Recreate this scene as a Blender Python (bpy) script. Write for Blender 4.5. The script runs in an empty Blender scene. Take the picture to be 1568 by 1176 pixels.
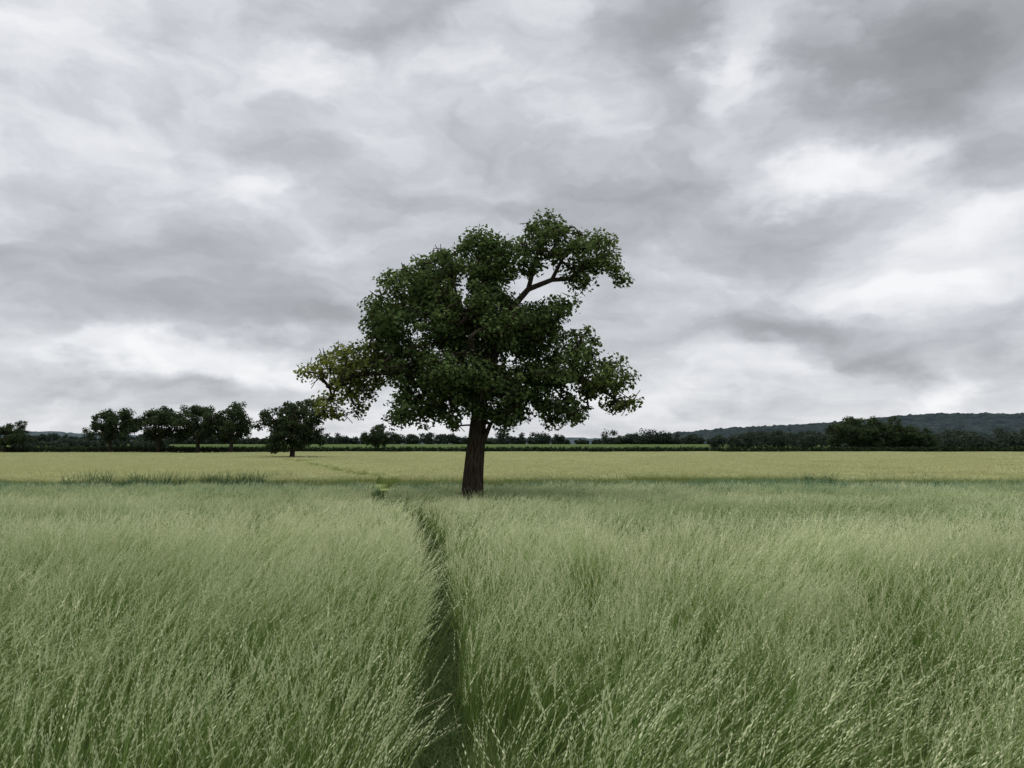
import bpy, math, random
import numpy as np
from mathutils import Vector, noise as mnoise
random.seed(7); rng=np.random.default_rng(7)
scene=bpy.context.scene
scene.view_settings.view_transform='Standard'
scene.view_settings.look='None'
scene.view_settings.exposure=0

# ---------------------------------------------------------------- helpers
def raw_mesh(name,verts,quads,attrs=None,mat=None,smooth=False):
    me=bpy.data.meshes.new(name)
    verts=np.asarray(verts,dtype=np.float32).reshape(-1,3)
    quads=np.asarray(quads,dtype=np.int32).reshape(-1,4)
    me.vertices.add(len(verts)); me.vertices.foreach_set('co',verts.ravel())
    me.loops.add(quads.size); me.loops.foreach_set('vertex_index',quads.ravel())
    me.polygons.add(len(quads))
    me.polygons.foreach_set('loop_start',np.arange(0,quads.size,4,dtype=np.int32))
    me.polygons.foreach_set('loop_total',np.full(len(quads),4,dtype=np.int32))
    if smooth: me.polygons.foreach_set('use_smooth',np.ones(len(quads),dtype=bool))
    me.update(calc_edges=True)
    if attrs:
        for k,v in attrs.items():
            a=me.attributes.new(k,'FLOAT','POINT'); a.data.foreach_set('value',np.asarray(v,dtype=np.float32))
    if mat: me.materials.append(mat)
    return me
def obj(name,me,link=True,parent=None):
    o=bpy.data.objects.new(name,me)
    if link: scene.collection.objects.link(o)
    if parent: o.parent=parent
    return o
class NT:
    def __init__(s,nt): s.nt=nt; s.nt.nodes.clear()
    def n(s,t,**kw):
        x=s.nt.nodes.new(t)
        for k,v in kw.items(): setattr(x,k,v)
        return x
    def l(s,a,b): s.nt.links.new(a,b)
    def put(s,sock,v):
        if isinstance(v,bpy.types.NodeSocket): s.l(v,sock)
        else: sock.default_value=v
    def m(s,op,a,b=0.0,c=0.0,clamp=False):
        x=s.n('ShaderNodeMath',operation=op); x.use_clamp=clamp
        s.put(x.inputs[0],a); s.put(x.inputs[1],b); s.put(x.inputs[2],c); return x.outputs[0]
    def vm(s,op,a,b=(0,0,0)):
        x=s.n('ShaderNodeVectorMath',operation=op); s.put(x.inputs[0],a); s.put(x.inputs[1],b)
        return x.outputs['Value'] if op=='DOT_PRODUCT' else x.outputs[0]
    def noise(s,vec,scale,detail=3,rough=.5,dist=0.):
        x=s.n('ShaderNodeTexNoise'); s.put(x.inputs['Vector'],vec); x.inputs['Scale'].default_value=scale
        x.inputs['Detail'].default_value=detail; x.inputs['Roughness'].default_value=rough; x.inputs['Distortion'].default_value=dist
        return x
    def mix(s,f,a,b,mode='MIX'):
        x=s.n('ShaderNodeMix',data_type='RGBA',blend_type=mode); s.put(x.inputs[0],f)
        for sock,v in ((x.inputs[6],a),(x.inputs[7],b)):
            if isinstance(v,tuple) and len(v)==3: v=v+(1,)
            s.put(sock,v)
        return x.outputs[2]
    def mr(s,v,a,b,c=0.,d=1.):
        x=s.n('ShaderNodeMapRange'); s.put(x.inputs[0],v); 
        for i,q in enumerate((a,b,c,d)): x.inputs[i+1].default_value=q
        return x.outputs[0]
def new_mat(name):
    m=bpy.data.materials.new(name); m.use_nodes=True
    return m,NT(m.node_tree)
def leafy_out(t,col,trans=.35):
    out=t.n('ShaderNodeOutputMaterial'); p=t.n('ShaderNodeBsdfDiffuse'); t.l(col,p.inputs['Color'])
    tr=t.n('ShaderNodeBsdfTranslucent'); t.l(col,tr.inputs[0])
    mx=t.n('ShaderNodeMixShader'); mx.inputs[0].default_value=trans
    t.l(p.outputs[0],mx.inputs[1]); t.l(tr.outputs[0],mx.inputs[2]); t.l(mx.outputs[0],out.inputs[0])

# ---------------------------------------------------------------- materials
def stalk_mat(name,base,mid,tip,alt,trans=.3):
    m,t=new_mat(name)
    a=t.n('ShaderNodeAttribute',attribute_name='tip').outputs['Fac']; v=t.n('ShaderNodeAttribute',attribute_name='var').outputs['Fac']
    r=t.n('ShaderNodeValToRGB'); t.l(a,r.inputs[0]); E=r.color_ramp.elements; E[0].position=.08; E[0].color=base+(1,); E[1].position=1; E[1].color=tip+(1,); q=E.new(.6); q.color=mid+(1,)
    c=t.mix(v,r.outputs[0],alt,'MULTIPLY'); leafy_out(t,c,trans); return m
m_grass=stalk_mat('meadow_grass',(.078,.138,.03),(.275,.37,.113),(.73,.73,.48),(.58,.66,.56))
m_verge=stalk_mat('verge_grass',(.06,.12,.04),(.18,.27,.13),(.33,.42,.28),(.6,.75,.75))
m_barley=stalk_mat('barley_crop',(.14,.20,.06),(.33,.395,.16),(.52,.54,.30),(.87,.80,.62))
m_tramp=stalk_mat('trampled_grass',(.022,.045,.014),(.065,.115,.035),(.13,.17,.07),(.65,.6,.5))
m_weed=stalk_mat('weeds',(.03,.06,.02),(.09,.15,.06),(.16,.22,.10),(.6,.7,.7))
def leaf_mat(name,dark,light,yellow,tr=.3):
    m,t=new_mat(name)
    r=t.n('ShaderNodeAttribute',attribute_name='rnd').outputs['Fac']
    y=t.n('ShaderNodeAttribute',attribute_name='yel').outputs['Fac']
    c=t.mix(r,dark,light); c=t.mix(y,c,yellow); leafy_out(t,c,tr); return m
m_leaf=leaf_mat('oak_leaves',(.036,.066,.021),(.125,.18,.066),(.25,.26,.055),.3)
m_leaf2=leaf_mat('oak_leaves_far',(.030,.047,.023),(.068,.094,.042),(.10,.12,.03))
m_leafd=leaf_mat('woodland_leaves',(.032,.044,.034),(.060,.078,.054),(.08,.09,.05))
m_hedge=leaf_mat('hedge_leaves',(.022,.034,.018),(.042,.056,.028),(.06,.07,.03),.15)
def bark():
    m,t=new_mat('oak_bark'); pos=t.n('ShaderNodeNewGeometry').outputs['Position']
    st=t.vm('MULTIPLY',pos,(1,1,.22)); n=t.noise(st,16,5,.65,.6).outputs['Fac']; n2=t.noise(pos,1.6,2).outputs['Fac']
    c=t.mix(t.mr(n,.35,.65),(.016,.012,.010),(.072,.058,.044)); c=t.mix(t.m('MULTIPLY',t.mr(n2,.5,.7),.35),c,(.05,.055,.035))
    b=t.n('ShaderNodeBump'); b.inputs['Strength'].default_value=.9; b.inputs['Distance'].default_value=.05; t.l(n,b.inputs['Height'])
    p=t.n('ShaderNodeBsdfDiffuse'); t.l(c,p.inputs['Color']); t.l(b.outputs[0],p.inputs['Normal'])
    o=t.n('ShaderNodeOutputMaterial'); t.l(p.outputs[0],o.inputs[0]); return m
m_bark=bark()

# ---------------------------------------------------------------- camera
W2=math.tan(math.radians(33.0))
cam=bpy.data.cameras.new('camera'); co=bpy.data.objects.new('camera',cam); scene.collection.objects.link(co)
cam.sensor_width=36; cam.lens=18/W2; cam.clip_start=.05; cam.clip_end=12000
co.location=(0,0,1.7); co.rotation_euler=(math.radians(90+4.5),0,0); scene.camera=co

# ---------------------------------------------------------------- terrain
def ground_z(x,y):
    z=0.0
    if y>165: z+=2.6*min(1,(y-165)/230.)
    if y>450: z+=(y-450)*.0015
    return z
ys=np.concatenate([np.arange(-60,60,3),np.arange(60,480,12),np.geomspace(480,6000,26)])
xs=np.concatenate([-np.geomspace(5000,70,24),np.arange(-60,61,4),np.geomspace(70,5000,24)])
V=[(x,y,ground_z(x,y)) for y in ys for x in xs]; nx=len(xs)
F=[(j*nx+i,j*nx+i+1,(j+1)*nx+i+1,(j+1)*nx+i) for j in range(len(ys)-1) for i in range(nx-1)]
mg,t=new_mat('field_ground')
pos=t.n('ShaderNodeNewGeometry').outputs['Position']; sep=t.n('ShaderNodeSeparateXYZ'); t.l(pos,sep.inputs[0]); gy=sep.outputs[1]
n=t.noise(pos,6,3).outputs['Fac']; nl=t.noise(pos,.03,3).outputs['Fac']
c=t.mix(n,(.025,.038,.012),(.065,.075,.03))
cb=t.mix(n,(.14,.17,.06),(.22,.25,.10)); c=t.mix(t.mr(gy,30,31),c,cb)
cg=t.mix(nl,(.055,.085,.030),(.085,.115,.042)); c=t.mix(t.mr(gy,157,159),c,cg)
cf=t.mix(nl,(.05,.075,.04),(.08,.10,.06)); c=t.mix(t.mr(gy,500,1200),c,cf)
p=t.n('ShaderNodeBsdfDiffuse'); t.l(c,p.inputs['Color'])
o=t.n('ShaderNodeOutputMaterial'); t.l(p.outputs[0],o.inputs[0])
obj('ground',raw_mesh('ground',V,F,mat=mg,smooth=True))

# path centre line
PATH=np.array([(-.1,-6),(-.16,0),(-.27,2.5),(-.40,4.2),(-.58,6.4),(-.86,9.),(-1.17,11.5),(-1.62,14.5),(-2.2,17.2),(-3.0,19.8),(-3.9,22.5),(-4.2,25),(-4.3,28),(-7.5,37),(-13.6,54),(-19.6,69)])
def pdist(x,y,signed=False):
    P=np.stack([x,y],1); d=np.full(len(P),1e9); sg=np.zeros(len(P))
    for a,b in zip(PATH[:-1],PATH[1:]):
        ab=b-a; tt=np.clip(((P-a)@ab)/(ab@ab),0,1); q=P-(a+tt[:,None]*ab); dd=np.linalg.norm(q,axis=1)
        m=dd<d; d[m]=dd[m]; sg[m]=np.sign(q[m,0])
    return (d,sg) if signed else d
def smooth_line(P,n):
    out=[]
    for i in range(len(P)-1):
        p0=P[max(i-1,0)];p1=P[i];p2=P[i+1];p3=P[min(i+2,len(P)-1)]
        for k in range(n):
            s=k/n; out.append(.5*((2*p1)+(-p0+p2)*s+(2*p0-5*p1+4*p2-p3)*s*s+(-p0+3*p1-3*p2+p3)*s**3))
    out.append(P[-1]); return np.array(out)
S=smooth_line(PATH[:13],8); V=[];F=[]
for i,pnt in enumerate(S):
    d=S[min(i+1,len(S)-1)]-S[max(i-1,0)]; d/=np.linalg.norm(d); nrm=np.array((d[1],-d[0])); w=.16+.03*math.sin(i*1.7)+.02*math.sin(i*.6)
    for sg in (-1,-.4,.4,1): q=pnt+nrm*w*sg; V.append((q[0],q[1],.004 if abs(sg)==1 else .012))
    if i: 
        for k in range(3): a=(i-1)*4+k; F.append((a,a+1,a+5,a+4))
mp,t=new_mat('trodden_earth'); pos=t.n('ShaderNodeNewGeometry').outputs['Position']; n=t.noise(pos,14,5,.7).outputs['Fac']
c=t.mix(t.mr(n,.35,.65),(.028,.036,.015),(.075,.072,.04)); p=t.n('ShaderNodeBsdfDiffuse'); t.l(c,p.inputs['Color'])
o=t.n('ShaderNodeOutputMaterial'); t.l(p.outputs[0],o.inputs[0])
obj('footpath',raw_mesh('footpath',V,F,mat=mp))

# ---------------------------------------------------------------- grasses (vectorised)
class Acc:
    def __init__(s): s.v=[];s.q=[];s.t=[];s.r=[];s.n=0
    def add(s,v,q,t,r):
        N,k,_=v.shape; base=(np.arange(N)*k+s.n)[:,None,None]
        s.v.append(v.reshape(-1,3)); s.q.append((base+q[None]).reshape(-1,4)); s.t.append(np.broadcast_to(t,(N,k)).ravel()); s.r.append(np.repeat(r,k)); s.n+=N*k
    def mesh(s,name,mat): return raw_mesh(name,np.concatenate(s.v),np.concatenate(s.q),{'tip':np.concatenate(s.t),'var':np.concatenate(s.r)},mat)
def curve(P,h,L,q,pw=2.0):
    bend=np.linalg.norm(L,axis=1); z=h*q*(1-.35*np.clip(bend,0,1.2)**2*q)
    out=P.copy(); out[:,:2]+=L*(h*q**pw)[:,None]; out[:,2]+=z; return out
def ribbons(acc,P,h,L,w,seg,t0,t1,taper,var,pw=2.):
    N=len(P); az=rng.uniform(0,math.pi,N); side=np.stack([np.cos(az),np.sin(az),0*az],1)*(w*.5)[:,None]; vs=[];ts=[]
    for k in range(seg+1):
        q=k/seg; c=curve(P,h,L,q,pw); ww=side*(1-taper*q); vs+=[c-ww,c+ww]; ts+=[t0+(t1-t0)*q]*2
    acc.add(np.stack(vs,1),np.array([(2*k,2*k+1,2*k+3,2*k+2) for k in range(seg)]),np.array(ts),var)
def heads(acc,P,h,L,hl,n,size,wid,var,pw=2.):
    N=len(P); a0=rng.uniform(0,6.28,N)
    for k in range(n):
        q=1-(hl/h)*(1-k/n); c=P.copy(); bend=np.linalg.norm(L,axis=1)
        c[:,:2]+=L*(h*q**pw)[:,None]; c[:,2]+=h*q*(1-.35*np.clip(bend,0,1.2)**2*q)
        a=a0+(math.pi if k%2 else 0)+rng.uniform(-.7,.7,N)
        tang=np.stack([L[:,0]*pw,L[:,1]*pw,np.ones(N)],1); tang/=np.linalg.norm(tang,axis=1)[:,None]
        d=tang+np.stack([np.cos(a)*.32,np.sin(a)*.32,0*a],1); d/=np.linalg.norm(d,axis=1)[:,None]
        ln=(size*rng.uniform(.75,1.3,N)*(1.2-.5*k/n))[:,None]; sd=np.stack([-np.sin(a),np.cos(a),0*a],1)*ln*wid
        acc.add(np.stack([c,c+d*ln*.5-sd,c+d*ln,c+d*ln*.5+sd],1),np.array([(0,1,2,3)]),np.array([.85,1,1,.95]),var)
def fnoise(x,y,s,off=0):
    return np.array([mnoise.noise(Vector((a*s+off,b*s,off))) for a,b in zip(x,y)])
def wedge(n,y0,y1,slope=.76,pad=1.5):
    y=np.sqrt(rng.uniform(y0*y0,y1*y1,n)); x=rng.uniform(-1,1,n)*(y*slope+pad); return x,y
TREE=(-1.12,23.0)
edge=lambda x: 30+.06*x+1.0*np.sin(x*.23)
def grass(name,ntuft,y0,y1,mat,nst,nbl,R,hst,hbl,ws,wb,seg,nhead,hsize,hwid,clear=.17,ymax=None,shorten=True,leanx=.22,bseg=3):
    acc=Acc(); x,y=wedge(ntuft,y0,y1); k=np.hypot(x-TREE[0],y-TREE[1])>.40; x,y=x[k],y[k]
    n1=fnoise(x,y,.28,3); n2=fnoise(x,y,.45,17); n3=fnoise(x,y,1.1,31); n4=fnoise(x,y,.16,51); n5=fnoise(x,y,1.4,77)
    lx=leanx+.55*n2+.55*n5+rng.normal(0,.13,len(x)); ly=.5*n1+.4*n3+rng.normal(0,.13,len(x))
    hh=(1+.30*n3+.15*n1)*rng.uniform(.82,1.18,len(x))
    if shorten: hh*=1-.28*np.clip((y-12)/9,0,1)
    vv=np.clip(.35+1.2*n4+.6*n3+rng.normal(0,.15,len(x)),0,1)
    def inst(m,hr,sp):
        i=np.repeat(np.arange(len(x)),m); N=len(i); r=R*np.sqrt(rng.uniform(0,1,N))*1.2; a=rng.uniform(0,6.28,N); px=x[i]+r*np.cos(a); py=y[i]+r*np.sin(a)
        d,sg=pdist(px,py,True); cl=clear; keep=(d>cl+rng.normal(0,.035,N)+.03*np.sin(py*2.3))
        if ymax is not None: keep&=py<ymax(px)+rng.normal(0,.3,N)
        h=rng.uniform(*hr,N)*hh[i]; L=np.stack([lx[i]+rng.normal(0,sp,N),ly[i]+rng.normal(0,sp,N)],1)
        near=np.exp(-((d-cl)/.16)**2)*(d>cl); L[:,0]=L[:,0]*(1-.5*near)-near*sg*.10*(py<14)*rng.uniform(0,2,N); h*=1-.25*near
        P=np.stack([px,py,0*px],1)[keep]; return P,h[keep],L[keep],np.clip(vv[i]+rng.normal(0,.2,N),0,1)[keep]
    P,h,L,v=inst(nst,hst,.15)
    if len(P): 
        ribbons(acc,P,h,L,np.full(len(P),ws),seg,0,.85,.45,v)
        if nhead: heads(acc,P,h,L,rng.uniform(.10,.20,len(P)),nhead,hsize,hwid,v)
    P,h,L,v=inst(nbl,hbl,.30); ribbons(acc,P,h,L*1.2,np.full(len(P),wb),bseg,0,.62,.85,v)
    return obj(name,acc.mesh(name,mat))
near_far=lambda x: 27+.05*x+.7*np.sin(x*.4)
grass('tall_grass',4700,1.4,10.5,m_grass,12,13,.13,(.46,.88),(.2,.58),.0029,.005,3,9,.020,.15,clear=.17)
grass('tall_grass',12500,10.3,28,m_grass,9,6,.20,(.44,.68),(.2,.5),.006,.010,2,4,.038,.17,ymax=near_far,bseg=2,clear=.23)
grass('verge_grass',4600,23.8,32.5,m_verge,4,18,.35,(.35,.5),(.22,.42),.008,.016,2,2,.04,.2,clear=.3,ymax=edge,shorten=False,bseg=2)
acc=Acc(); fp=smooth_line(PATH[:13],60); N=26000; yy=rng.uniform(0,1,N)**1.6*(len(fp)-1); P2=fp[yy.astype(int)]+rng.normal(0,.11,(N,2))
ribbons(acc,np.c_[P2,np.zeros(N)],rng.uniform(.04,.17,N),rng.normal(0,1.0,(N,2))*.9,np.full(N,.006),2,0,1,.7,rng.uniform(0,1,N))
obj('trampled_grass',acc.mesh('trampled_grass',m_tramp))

def coll(name,meshes):
    c=bpy.data.collections.new(name)
    for me in meshes: c.objects.link(bpy.data.objects.new(name+'_part',me))
    return c
def scatter(name,P,R,Sc,c):
    me=bpy.data.meshes.new(name); me.vertices.add(len(P)); me.vertices.foreach_set('co',np.asarray(P,dtype=np.float32).ravel())
    a=me.attributes.new('rot','FLOAT_VECTOR','POINT'); a.data.foreach_set('vector',np.asarray(R,dtype=np.float32).ravel())
    a=me.attributes.new('scl','FLOAT_VECTOR','POINT'); a.data.foreach_set('vector',np.asarray(Sc,dtype=np.float32).ravel())
    o=obj(name,me); g=bpy.data.node_groups.new(name,'GeometryNodeTree')
    g.interface.new_socket('Geometry',in_out='INPUT',socket_type='NodeSocketGeometry'); g.interface.new_socket('Geometry',in_out='OUTPUT',socket_type='NodeSocketGeometry')
    N=g.nodes; gi=N.new('NodeGroupInput'); go=N.new('NodeGroupOutput'); ip=N.new('GeometryNodeInstanceOnPoints'); ci=N.new('GeometryNodeCollectionInfo')
    ci.inputs['Collection'].default_value=c; ci.inputs['Separate Children'].default_value=True; ci.inputs['Reset Children'].default_value=True
    ip.inputs['Pick Instance'].default_value=True
    at=[]
    for nm in ('rot','scl'):
        q=N.new('GeometryNodeInputNamedAttribute'); q.data_type='FLOAT_VECTOR'; q.inputs['Name'].default_value=nm; at.append(q.outputs[0])
    l=g.links.new; l(gi.outputs[0],ip.inputs['Points']); l(ci.outputs[0],ip.inputs['Instance']); l(at[0],ip.inputs['Rotation']); l(at[1],ip.inputs['Scale']); l(ip.outputs[0],go.inputs[0])
    md=o.modifiers.new('scatter','NODES'); md.node_group=g; return o
def crop(n,R,ws):
    acc=Acc(); P=np.c_[rng.uniform(-R,R,(n,2)),np.zeros(n)]; h=rng.uniform(.42,.56,n); L=rng.normal(0,.15,(n,2))+np.array((.12,0))
    v=np.clip(.35+.6*np.sin(P[:,0]*1.3+R)*np.cos(P[:,1]*1.1)*.4+rng.normal(0,.2,n),0,1)
    ribbons(acc,P,h,L,np.full(n,.006*ws),1,0,.7,.2,v); P2=P.copy(); P2[:,:2]+=L*h[:,None]; P2[:,2]+=h*.97
    ribbons(acc,P2,np.full(n,.12),L*3,np.full(n,.016*ws),1,.85,1,.3,v,1.); return acc.mesh('barley_part',m_barley)
def cropfield(name,T,y0,y1,c,clear):
    G=[(x,y) for y in np.arange(y0,y1,T) for x in np.arange(-130,130,T) if abs(x)<y*.74+8]; x,y=np.array(G).T+T*.5
    keep=(pdist(x,y)>clear)&(edge(x)<y-.0); x,y=x[keep],y[keep]; n3=fnoise(x,y,.08,5)
    return scatter(name,np.stack([x,y,np.zeros(len(x))],1),np.stack([0*x,0*x,rng.integers(0,4,len(x))*1.5708],1),np.stack([0*x+1,0*x+1,.95+.22*n3+rng.normal(0,.02,len(x))],1),c)
cropfield('barley_field',1.2,28,64,coll('barley_patch',[crop(400,.62,1.5) for _ in range(5)]),.8)
cropfield('barley_field',5,64,158,coll('barley_block',[crop(2400,2.55,4.0) for _ in range(5)]),2.9)
acc=Acc(); x=np.concatenate([rng.uniform(-16.5,-8,46),rng.normal(-10.5,.6,12),rng.uniform(11.5,17,22)]); y=np.where(x<0,29.3+rng.normal(0,.3,len(x)),31.8+rng.normal(0,.25,len(x))); s=rng.uniform(.3,.75,len(x))*np.where(x<0,1,.75)
i=np.repeat(np.arange(len(x)),38); N=len(i); P=np.c_[x[i]+rng.normal(0,.14,N),y[i]+rng.normal(0,.14,N),0*i]
ribbons(acc,P,s[i]*rng.uniform(.5,1.1,N)+.12,rng.normal(0,.3,(N,2)),np.full(N,.026),3,0,1,.7,rng.uniform(0,1,N))
obj('thistle_weeds',acc.mesh('thistle_weeds',m_weed))

# ---------------------------------------------------------------- trees
def leaves(centers,radii,per,size,yel=None,flat=.75,shell=.55,up=.55):
    n=len(centers); cnt=per if np.ndim(per) else np.full(n,per); idx=np.repeat(np.arange(n),cnt); N=len(idx)
    d=rng.normal(0,1,(N,3)); d/=np.linalg.norm(d,axis=1)[:,None]; r=rng.uniform(0,1,N)**shell
    off=d*(r*radii[idx])[:,None]; off[:,2]*=flat
    P=centers[idx]+off
    nrm=d*.6+rng.normal(0,.55,(N,3))+np.array((0,0,up)); nrm/=np.linalg.norm(nrm,axis=1)[:,None]
    a=rng.normal(0,1,(N,3)); a-= (a*nrm).sum(1)[:,None]*nrm; a/=np.linalg.norm(a,axis=1)[:,None]; b=np.cross(nrm,a)
    L=(size*rng.uniform(.65,1.3,N))[:,None]; w=L*.36; f=nrm*L*.10
    v=np.stack([P-a*L*.5,P-a*L*.15-b*w*.8+f,P+a*L*.28-b*w+f,P+a*L*.5,P+a*L*.28+b*w+f,P-a*L*.15+b*w*.8+f],1)
    base=(np.arange(N)*6)[:,None]; q=np.stack([base+np.array([[0,1,2,3]]),base+np.array([[0,3,4,5]])],1)
    rnd=np.repeat(np.clip(rng.beta(1.6,2.0,N)+rng.normal(0,.18,n)[idx],0,1),6)
    y=np.zeros(N) if yel is None else np.clip(yel[idx]*rng.uniform(.4,1.3,N),0,1)
    return v.reshape(-1,3),q.reshape(-1,4),rnd,np.repeat(y,6)
class Skel:
    def __init__(s): s.p=[];s.par=[];s.r=[]
    def add(s,p,par,r=None): s.p.append(np.array(p,float)); s.par.append(par); s.r.append(r); return len(s.p)-1
def tube_mesh(name,sk,rt,power,mat):
    n=len(sk.p); acc=np.zeros(n); kids=[[] for _ in range(n)]
    for i in range(n-1,-1,-1):
        if not kids[i]: acc[i]=rt**power
        if sk.par[i] is not None: acc[sk.par[i]]+=acc[i]; kids[sk.par[i]].append(i)
    rad=acc**(1/power)
    for i in range(n):
        if sk.r[i] is not None: rad[i]=sk.r[i]
        elif sk.par[i] is not None: rad[i]=min(rad[i],rad[sk.par[i]]*.95)
    V=[];F=[]
    def ring(c,d,r,k):
        d=d/(np.linalg.norm(d)+1e-9); a=np.cross(d,(0.13,1,.05)); a/=np.linalg.norm(a)+1e-9; b=np.cross(d,a); i0=len(V)
        for j in range(k):
            t=6.28318*j/k; rr=r*(1+.07*math.sin(3*t+c[2]*1.3)+.04*math.sin(5*t+c[2]*2)) if k>8 else r
            V.append(c+(a*math.cos(t)+b*math.sin(t))*rr)
        return i0
    main=[None]*n
    for i in range(n):
        if kids[i]: main[i]=max(kids[i],key=lambda q:rad[q])
    starts=[(0,None)]+[(k,i) for i in range(n) for k in kids[i] if k!=main[i]]
    for st,pa in starts:
        ch=[] if pa is None else [pa]; c=st
        while c is not None: ch.append(c); c=main[c]
        if len(ch)<2: continue
        rr=[rad[q] for q in ch]
        if pa is not None: rr[0]=min(rad[pa],rad[st]*1.25)
        k=16 if rr[min(1,len(rr)-1)]>.12 else (8 if rr[0]>.05 else 4); prev=None
        for j,q in enumerate(ch):
            d=sk.p[ch[min(j+1,len(ch)-1)]]-sk.p[ch[max(j-1,0)]]; i0=ring(sk.p[q],d,rr[j],k)
            if prev is not None:
                for m in range(k): F.append((prev+m,prev+(m+1)%k,i0+(m+1)%k,i0+m))
            prev=i0
    return raw_mesh(name,V,F,mat=mat,smooth=True)
def build_tree(name,loc,limbs,blobs,spacing,ncl,crad,per,lsize,lmat,rt=.012,power=2.2,yelf=None,jit=.12,leafup=.55,twigs=4,interior=.5,minz=1.2,shell=.55,gap=-9.,reach=.9):
    root=bpy.data.objects.new(name,None); scene.collection.objects.link(root); root.location=loc
    sk=Skel(); ids={}
    for key,par,pts in limbs:
        cur=None if par is None else ids[par[0]][par[1]]; L=[]
        prev=None if cur is None else sk.p[cur]
        for pt in pts:
            r=pt[3] if len(pt)>3 else None; tgt=np.array(pt[:3],float)
            if prev is not None and r is None:
                sub=max(1,int(np.linalg.norm(tgt-prev)/.35))
                for k in range(1,sub):
                    q=k/sub; cur=sk.add(prev*(1-q)+tgt*q+np.array([random.gauss(0,1) for _ in range(3)])*jit*.35,cur)
            cur=sk.add(tgt,cur,r); L.append(cur); prev=tgt
        ids[key]=L
    bl=np.array(blobs); vol=bl[:,3]*bl[:,4]*bl[:,5]; vol=vol**.85; C=np.zeros((0,3)); tries=0
    while len(C)<ncl and tries<ncl*40:
        tries+=1; k=rng.choice(len(bl),p=vol/vol.sum()); d=rng.normal(0,1,3); d/=np.linalg.norm(d); c=bl[k,:3]+d*bl[k,3:6]*rng.uniform()**(interior)*reach
        if mnoise.noise(Vector((c[0]*.95+3,c[1]*.35,c[2]*1.05+8)))<gap: continue
        if len(C)==0 or np.min(((C-c)**2).sum(1))>spacing**2: C=np.vstack([C,c])
    P=np.array(sk.p); dist=np.array([np.min(np.linalg.norm(P-c,axis=1)) for c in C]); order=np.argsort(dist)
    for i in order:
        c=C[i]; A=np.array(sk.p)
        dd=np.linalg.norm(A-c,axis=1)+np.where(A[:,2]>c[2]+.3,.6,0)+np.where(A[:,2]>minz,0,5); j=int(np.argmin(dd)); a=A[j]; n=max(2,int(np.linalg.norm(c-a)/.3)); cur=j
        bend=np.array([random.gauss(0,1) for _ in range(3)])*jit
        for k in range(1,n+1):
            q=k/n; cur=sk.add(a*(1-q)+c*q+bend*math.sin(q*3.14)+np.array([random.gauss(0,1) for _ in range(3)])*jit*.3*(k<n)-np.array((0,0,.15*crad*math.sin(q*3.14))),cur)
        for k in range(twigs):
            d=rng.normal(0,1,3); d/=np.linalg.norm(d); mm=sk.add(c+d*crad*.4+rng.normal(0,.04,3),cur); sk.add(c+d*crad*.85+rng.normal(0,.06,3),mm)
    obj('trunk_and_limbs',tube_mesh('trunk_and_limbs',sk,rt,power,m_bark),parent=root)
    rad=crad*rng.uniform(.55,1.35,len(C)); cnt=(per*(rad/crad)**2*rng.uniform(.6,1.25,len(C))).astype(int)
    yel=None if yelf is None else np.array([yelf(c) for c in C])
    v,q,rn,ye=leaves(C,rad,cnt,lsize,yel,up=leafup,shell=shell)
    obj('crown_leaves',raw_mesh('crown_leaves',v,q,{'rnd':rn,'yel':ye},lmat),parent=root)
    return root
limbs=[('t',None,[(0,0,-.1,.40),(0,0,.15,.365),(.0,0,.45,.32),(.02,0,.9,.285),(.05,0,1.4,.265),(.09,0,1.9,.25),(.12,0,2.3,.24),(.2,0,3.1,.20),(.45,.1,4.0,.15),(.85,0,5.0,.115),(1.15,0,5.8,.10),(1.6,-.1,6.3,.085),(2.3,0,6.6,.07),(2.9,.1,6.65,.055),(3.5,.1,6.6)]),
('l1',('t',7),[(-.5,-.1,3.4,.12),(-1.4,-.4,3.75,.10),(-2.6,-.6,3.8,.08),(-3.6,-.5,3.7,.055),(-4.2,-.4,3.4)]),
('l2',('t',7),[(-.3,.3,4.1,.12),(-.9,.4,5.1,.09),(-1.6,.3,5.9)]),
('l3',('t',8),[(.3,-.3,5.2,.09),(.3,-.4,6.3,.07),(.4,-.3,7.0)]),
('r1',('t',7),[(.9,.2,3.4,.11),(1.6,-.1,3.7,.09),(2.6,-.2,3.8,.07),(3.5,-.1,3.5),(4.1,-.1,3.1)]),
('r2',('t',9),[(1.7,-.3,5.2),(2.5,-.2,5.4)]),
('u1',('t',11),[(1.75,0,6.9,.06),(1.9,.1,7.5)]),('u2',('t',12),[(2.6,-.1,7.2,.05),(2.9,0,7.6)]),('u3',('t',13),[(3.4,-.2,7.1),(3.9,-.2,7.3)]),
('b1',('t',7),[(.3,1.1,3.9,.12),(.4,2.2,4.8,.08)]),('f1',('t',7),[(.1,-1.1,4.0,.11),(0,-2.2,4.6,.07)]),
('st',('t',4),[(.33,-.1,1.95,.08),(.48,-.15,2.3,.06),(.7,-.2,2.6)])]
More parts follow.
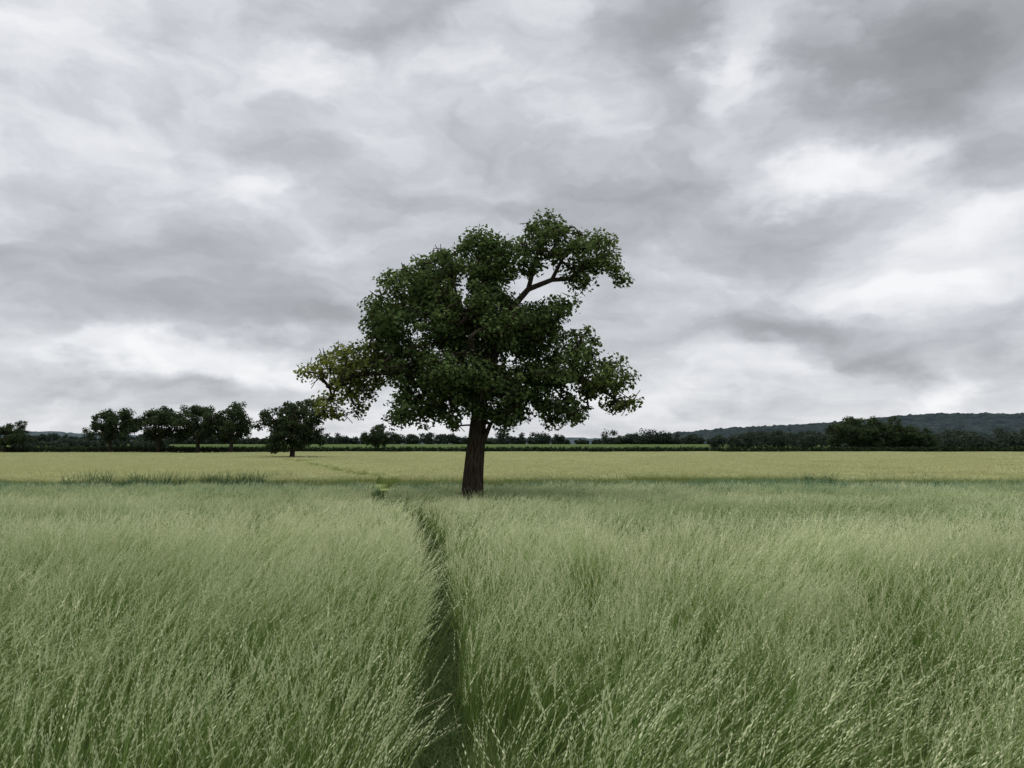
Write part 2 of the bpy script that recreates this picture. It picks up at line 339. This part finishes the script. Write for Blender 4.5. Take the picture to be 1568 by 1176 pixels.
bl=[(2.35,0,7.75,1.1,1.1,.70),(3.35,0,7.35,1.0,.9,.75),(3.95,0,6.75,.6,.7,.5),(3.2,0,6.55,.6,.6,.35),(1.3,0,7.2,.7,.9,.6),(.38,0,7.15,1.1,1.6,.85),(-.86,.2,6.65,1.15,1.9,.88),(-1.9,0,6.1,1.1,1.8,.88),(-2.45,0,5.6,.8,1.5,.85),(-1.62,0,4.9,1.5,2.5,1.05),
(-.1,.2,5.4,1.5,2.8,1.4),(1.3,.2,5.0,1.2,2.4,.9),(2.4,0,5.3,.85,1.5,.8),(3.0,0,4.75,.6,1.2,.55),(2.2,0,4.1,1.2,2.2,.8),(3.7,0,3.7,.85,1.3,.6),(4.2,0,2.9,.5,.8,.55),
(-.48,.1,3.8,1.5,2.8,1.0),(1.05,0,3.5,1.2,2.4,.8),(-2.5,0,4.0,1.3,2.0,.9),(-3.6,-.2,3.95,1.05,1.3,.7),(-4.4,-.3,3.5,.7,.9,.65),(-3.5,-.3,3.0,1.1,1.0,.5),(-1.7,-.2,2.8,1.0,1.4,.5),(2.5,0,2.8,.95,1.2,.42),(1.0,-.2,2.6,.7,.9,.42),(-.8,-.5,2.5,.65,.8,.4),(.1,-.9,3.0,.7,.6,.4),(.5,.7,2.8,.8,.6,.4)]
def yf(c): 
    return float(np.clip((-c[0]-2.5)/1.5,0,1)*.6*(c[2]<4.9)+.07*max(0,c[0]-2.2)+random.uniform(0,.15))
build_tree('oak_tree',(TREE[0],TREE[1],0),limbs,bl,.40,700,.37,112,.102,m_leaf,yelf=yf,interior=.36,rt=.0105,leafup=.6,shell=.5,gap=-.20)
def far_oak(name,x,y,h,w,low=.25,dens=1.,seed=0):
    random.seed(seed+50)
    cb=low*h; R=w/2
    limbs=[('t',None,[(0,0,-.1,.045*h),(0,0,.1*h,.036*h),(random.gauss(0,.05),0,.3*h,.03*h),(random.gauss(0,.2),0,.55*h,.02*h),(random.gauss(0,.3),0,.8*h)])]
    for k in range(6):
        a=k*1.05+random.uniform(-.3,.3); limbs.append(('b%d'%k,('t',2),[(math.cos(a)*R*.35,math.sin(a)*R*.35,.45*h),(math.cos(a)*R*.7,math.sin(a)*R*.7,(.45+random.uniform(.0,.25))*h)]))
    bl=[(0,0,(cb+h)/2,R*.7,R*.7,(h-cb)*.42)]
    for k in range(12):
        a=random.uniform(0,6.28); e=random.uniform(-.75,1.1); rr=R*.27*random.uniform(.8,1.25)
        bl.append((math.cos(a)*math.cos(e)*R*.78,math.sin(a)*math.cos(e)*R*.78,(cb+h)/2+math.sin(e)*(h-cb)*.42,rr,rr,rr*.75))
    s=w/8.
    return build_tree(name,(x,y,ground_z(x,y)),limbs,bl,.5*s,int(130*dens),.6*s,80,.22*s,m_leaf2,rt=.03,twigs=2,jit=.2,interior=.4,minz=.25*h if low>.1 else .1*h)
far_oak('oak_tree',-71.2,140,8.6,10.0,.22,1,seed=1)
far_oak('oak_tree',-63.5,142,9.2,11.0,.20,1.1,seed=2)
far_oak('oak_tree',-56.0,141,9.9,9.4,.18,1.1,seed=3)
far_oak('oak_tree',-49.0,138,9.6,10.4,.16,1.2,seed=4)
far_oak('oak_tree',-90.5,141,6.4,8.5,.15,1,seed=5)
far_oak('oak_tree',-22.2,80,7.2,7.4,.06,1.6,seed=6)
far_oak('oak_tree',-30.4,180,6.5,8.6,.10,1,seed=7)
far_oak('oak_tree',72.5,168,8.2,10.5,.02,1.5,seed=8)
far_oak('oak_tree',79.5,170,7.8,11.0,.02,1.5,seed=9)
far_oak('oak_tree',86.5,172,6.8,11.0,.02,1.3,seed=10)

def tree_mass(name,specs,size,mat,per=42,cr=.26):
    C=[];R=[]
    for (x,y,h,w) in specs:
        z0=ground_z(x,y)
        for _ in range(12):
            d=rng.normal(0,1,3); d/=np.linalg.norm(d); C.append((x+d[0]*w*.36,y+d[1]*w*.3,z0+h*.52+d[2]*h*.36)); R.append(cr*min(w,h*1.4)*rng.uniform(.7,1.15))
        for sx in (-.3,0,.3): C.append((x+sx*w,y,z0+h*.22)); R.append(h*.28)
    C=np.array(C);R=np.array(R); v,q,r,ye=leaves(C,R,per,size,None,.8,.6); return obj(name,raw_mesh(name,v,q,{'rnd':r,'yel':ye},mat))
sp=[]
for x in np.arange(-420,470,2.6):
    sp.append((x+rng.normal(0,1.5),rng.uniform(398,430),rng.uniform(2.8,4.8)*(1+.9*fnoise([x],[7],.035)[0]),rng.uniform(5,9)))
for xx in (70,75,80,63,50,118,-4): sp.append((xx+rng.normal(0,1),394,rng.uniform(6.,7.5),9))
tree_mass('distant_treeline',sp,.8,m_leafd,48)
sp=[(x+rng.normal(0,1),250+rng.normal(0,8),rng.uniform(3.8,6.8),rng.uniform(5,10)) for x in np.arange(66,205,2.6)]
sp+=[(x+rng.normal(0,1),205+rng.normal(0,5),rng.uniform(3.0,5.0),rng.uniform(5,8)) for x in np.arange(88,160,2.6)]
sp+=[(x,215+rng.normal(0,5),rng.uniform(2.0,3.4),6) for x in np.arange(-145,-92,2.6)]
tree_mass('distant_woodland',sp,.5,m_leafd,55)
def hedge(name,x0,x1,y,h,w,size,mat,dens=14):
    xs=np.arange(x0,x1,.45); C=[];R=[]
    for x in xs:
        hh=h*(1+.08*mnoise.noise(Vector((x*.12,y,0)))+.04*random.uniform(-1,1)); yy=y+.5*mnoise.noise(Vector((x*.03,y,4)))
        for q in (.15,.45,.75): C.append((x+random.uniform(-.2,.2),yy+random.uniform(-w,w)*.3,ground_z(x,y)+hh*q)); R.append(hh*.34)
    v,q,r,ye=leaves(np.array(C),np.array(R),dens,size,None,.95,.6,.2); return obj(name,raw_mesh(name,v,q,{'rnd':r,'yel':ye},mat))
hedge('field_hedge',-135,138,160,1.5,1.2,.30,m_hedge,40)
hedge('field_hedge',-92,-40,143,1.6,1.2,.26,m_hedge,34)

def hill(name,x0,x1,y,prof,depth,mat,step=5.,bs=1.):
    nx=int((x1-x0)/step); ny=22; V=[];F=[]
    for j in range(ny+1):
        q=j/ny; sec=math.sin(q*math.pi/2)
        for i in range(nx+1):
            x=x0+(x1-x0)*i/nx; hz=np.interp(x,[p[0] for p in prof],[p[1] for p in prof]); yy=y+depth*q
            bump=3.5*mnoise.noise(Vector((x*.012,yy*.012,1)))+bs*4.5*mnoise.noise(Vector((x*.055,yy*.055,3)))+bs*3.6*mnoise.noise(Vector((x*.14,yy*.1,5)))+random.uniform(-.9,.9)*bs
            V.append((x,yy,hz*sec+bump*min(1,q*4)))
    for j in range(ny):
        for i in range(nx): a=j*(nx+1)+i; F.append((a,a+1,a+nx+2,a+nx+1))
    return obj(name,raw_mesh(name,V,F,mat=mat))
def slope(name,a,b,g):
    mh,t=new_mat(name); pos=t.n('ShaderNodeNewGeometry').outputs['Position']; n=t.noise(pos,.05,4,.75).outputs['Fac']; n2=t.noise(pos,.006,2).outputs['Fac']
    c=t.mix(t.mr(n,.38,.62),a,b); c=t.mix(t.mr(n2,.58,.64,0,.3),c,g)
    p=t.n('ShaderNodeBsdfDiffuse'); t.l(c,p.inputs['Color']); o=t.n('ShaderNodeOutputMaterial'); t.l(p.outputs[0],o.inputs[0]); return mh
mh=slope('wooded_slope_haze_tint',(.018,.026,.029),(.038,.049,.050),(.048,.06,.05)); mh2=slope('far_slope_haze_tint',(.05,.067,.075),(.07,.09,.095),(.075,.09,.08))  # bluish distance haze is painted into the base colours of both slopes
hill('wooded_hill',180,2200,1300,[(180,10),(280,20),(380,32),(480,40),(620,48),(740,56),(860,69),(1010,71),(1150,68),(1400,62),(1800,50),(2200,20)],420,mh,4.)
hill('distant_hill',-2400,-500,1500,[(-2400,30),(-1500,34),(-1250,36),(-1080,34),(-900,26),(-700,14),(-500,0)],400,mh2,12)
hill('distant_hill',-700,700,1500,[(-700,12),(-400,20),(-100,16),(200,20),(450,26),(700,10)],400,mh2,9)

# ---------------------------------------------------------------- sky
sun_el=math.radians(58); sun_az=math.radians(-70)
w=bpy.data.worlds.new('World'); scene.world=w; w.use_nodes=True; t=NT(w.node_tree)
w.cycles.sampling_method='NONE'
sky=t.n('ShaderNodeTexSky',sky_type='NISHITA'); sky.sun_disc=False; sky.sun_elevation=sun_el; sky.sun_rotation=sun_az
g=t.n('ShaderNodeTexCoord').outputs['Generated']; sx=t.n('ShaderNodeSeparateXYZ'); t.l(g,sx.inputs[0]); X,Y,Z=sx.outputs
az=t.m('ARCTAN2',X,Y); el=t.m('ARCSINE',Z)
cb=t.n('ShaderNodeCombineXYZ'); t.l(az,cb.inputs[0]); t.l(t.m('MULTIPLY',el,1.8),cb.inputs[1])
wn=t.noise(cb.outputs[0],5.,5,.56).outputs['Color']; wv=t.vm('MULTIPLY',t.vm('SUBTRACT',wn,(.5,.5,.5)),(.30,.14,0))
c2=t.n('ShaderNodeCombineXYZ'); t.l(az,c2.inputs[0]); t.l(el,c2.inputs[1]); ae=t.vm('ADD',c2.outputs[0],wv)
# (azimuth deg, elevation deg, width, height, strength) of the main light and dark cloud masses
cl=[(-33,25,9,8,.24),(-13,26,5,2.2,.26),(-18,18,5,1.5,.28),(-9,29,6,2.2,-.16),(2,22,8,3,.06),
(11,29,5.5,3,-.26),(17,26,3,3,.34),(27,25,6.5,4.5,-.48),(9,17,12,3.5,-.24),(22,18,5,1.7,.38),(31,17,4,2.3,-.22),
(32,13.5,7,1.4,.28),(29,10.,7,1.6,.34),(19,8.0,6,1.0,-.38),(25,5.6,3.4,1.0,-.28),(28,3.8,2.2,1.0,.34),(12,4.6,8,2.0,.18),
(-24,13,12,2.4,-.18),(-33,12,6,1.1,-.12),(-20,8.8,10,1.9,-.28),(-28,6.2,8,.9,.36),(-17,5.2,5,.8,.34),(-25,4.3,9,.7,-.16)]
v=None
for a,e,sa,se,am in cl:
    d=t.vm('SUBTRACT',ae,(math.radians(a),math.radians(e),0)); d=t.vm('MULTIPLY',d,(1/math.radians(sa),1/math.radians(se),0)); q=t.m('POWER',2.718,t.m('SUBTRACT',0.,t.vm('DOT_PRODUCT',d,d)))
    v=t.m('MULTIPLY_ADD',q,am,.615 if v is None else v)
zz=t.m('ADD',t.m('MAXIMUM',Z,0.),.13); cp=t.n('ShaderNodeCombineXYZ'); t.l(t.m('DIVIDE',X,zz),cp.inputs[0]); t.l(t.m('DIVIDE',Y,zz),cp.inputs[1])
n1=t.noise(cp.outputs[0],1.1,5,.54,.1).outputs['Fac']; n3=t.noise(t.vm('MULTIPLY',ae,(1,2.1,1)),7.,5,.5,.0).outputs['Fac']
v=t.m('MULTIPLY_ADD',t.m('SUBTRACT',n1,.5),.48,v); v=t.m('MULTIPLY_ADD',t.m('SUBTRACT',n3,.5),.80,v)
eh=t.m('DIVIDE',el,.06); v=t.m('MULTIPLY_ADD',t.m('POWER',2.718,t.m('SUBTRACT',0.,t.m('MULTIPLY',eh,eh))),.14,v)
r=t.n('ShaderNodeValToRGB'); t.l(v,r.inputs[0]); E=r.color_ramp.elements
E[0].position=0.; E[0].color=(.27,.28,.295,1); E[1].position=1.; E[1].color=(.95,.955,.97,1)
for ps,c in ((.3,(.38,.392,.412,1)),(.5,(.50,.517,.548,1)),(.66,(.64,.658,.692,1)),(.82,(.81,.82,.85,1))): q=E.new(ps); q.color=c
zen=t.mr(el,.58,1.2,1.,3.3)
b1=t.n('ShaderNodeBackground'); t.l(sky.outputs[0],b1.inputs[0]); b1.inputs[1].default_value=.10
b2=t.n('ShaderNodeBackground'); t.l(r.outputs[0],b2.inputs[0]); t.l(zen,b2.inputs[1])
mx=t.n('ShaderNodeMixShader'); mx.inputs[0].default_value=.95; t.l(b1.outputs[0],mx.inputs[1]); t.l(b2.outputs[0],mx.inputs[2])
o=t.n('ShaderNodeOutputWorld'); t.l(mx.outputs[0],o.inputs[0])
L=bpy.data.lights.new('sun','SUN'); L.energy=1.5; L.angle=math.radians(25); L.color=(1,.97,.92)
so=bpy.data.objects.new('sun',L); scene.collection.objects.link(so)
dv=Vector((math.sin(sun_az)*math.cos(sun_el),math.cos(sun_az)*math.cos(sun_el),math.sin(sun_el))); so.rotation_euler=dv.to_track_quat('Z','Y').to_euler()
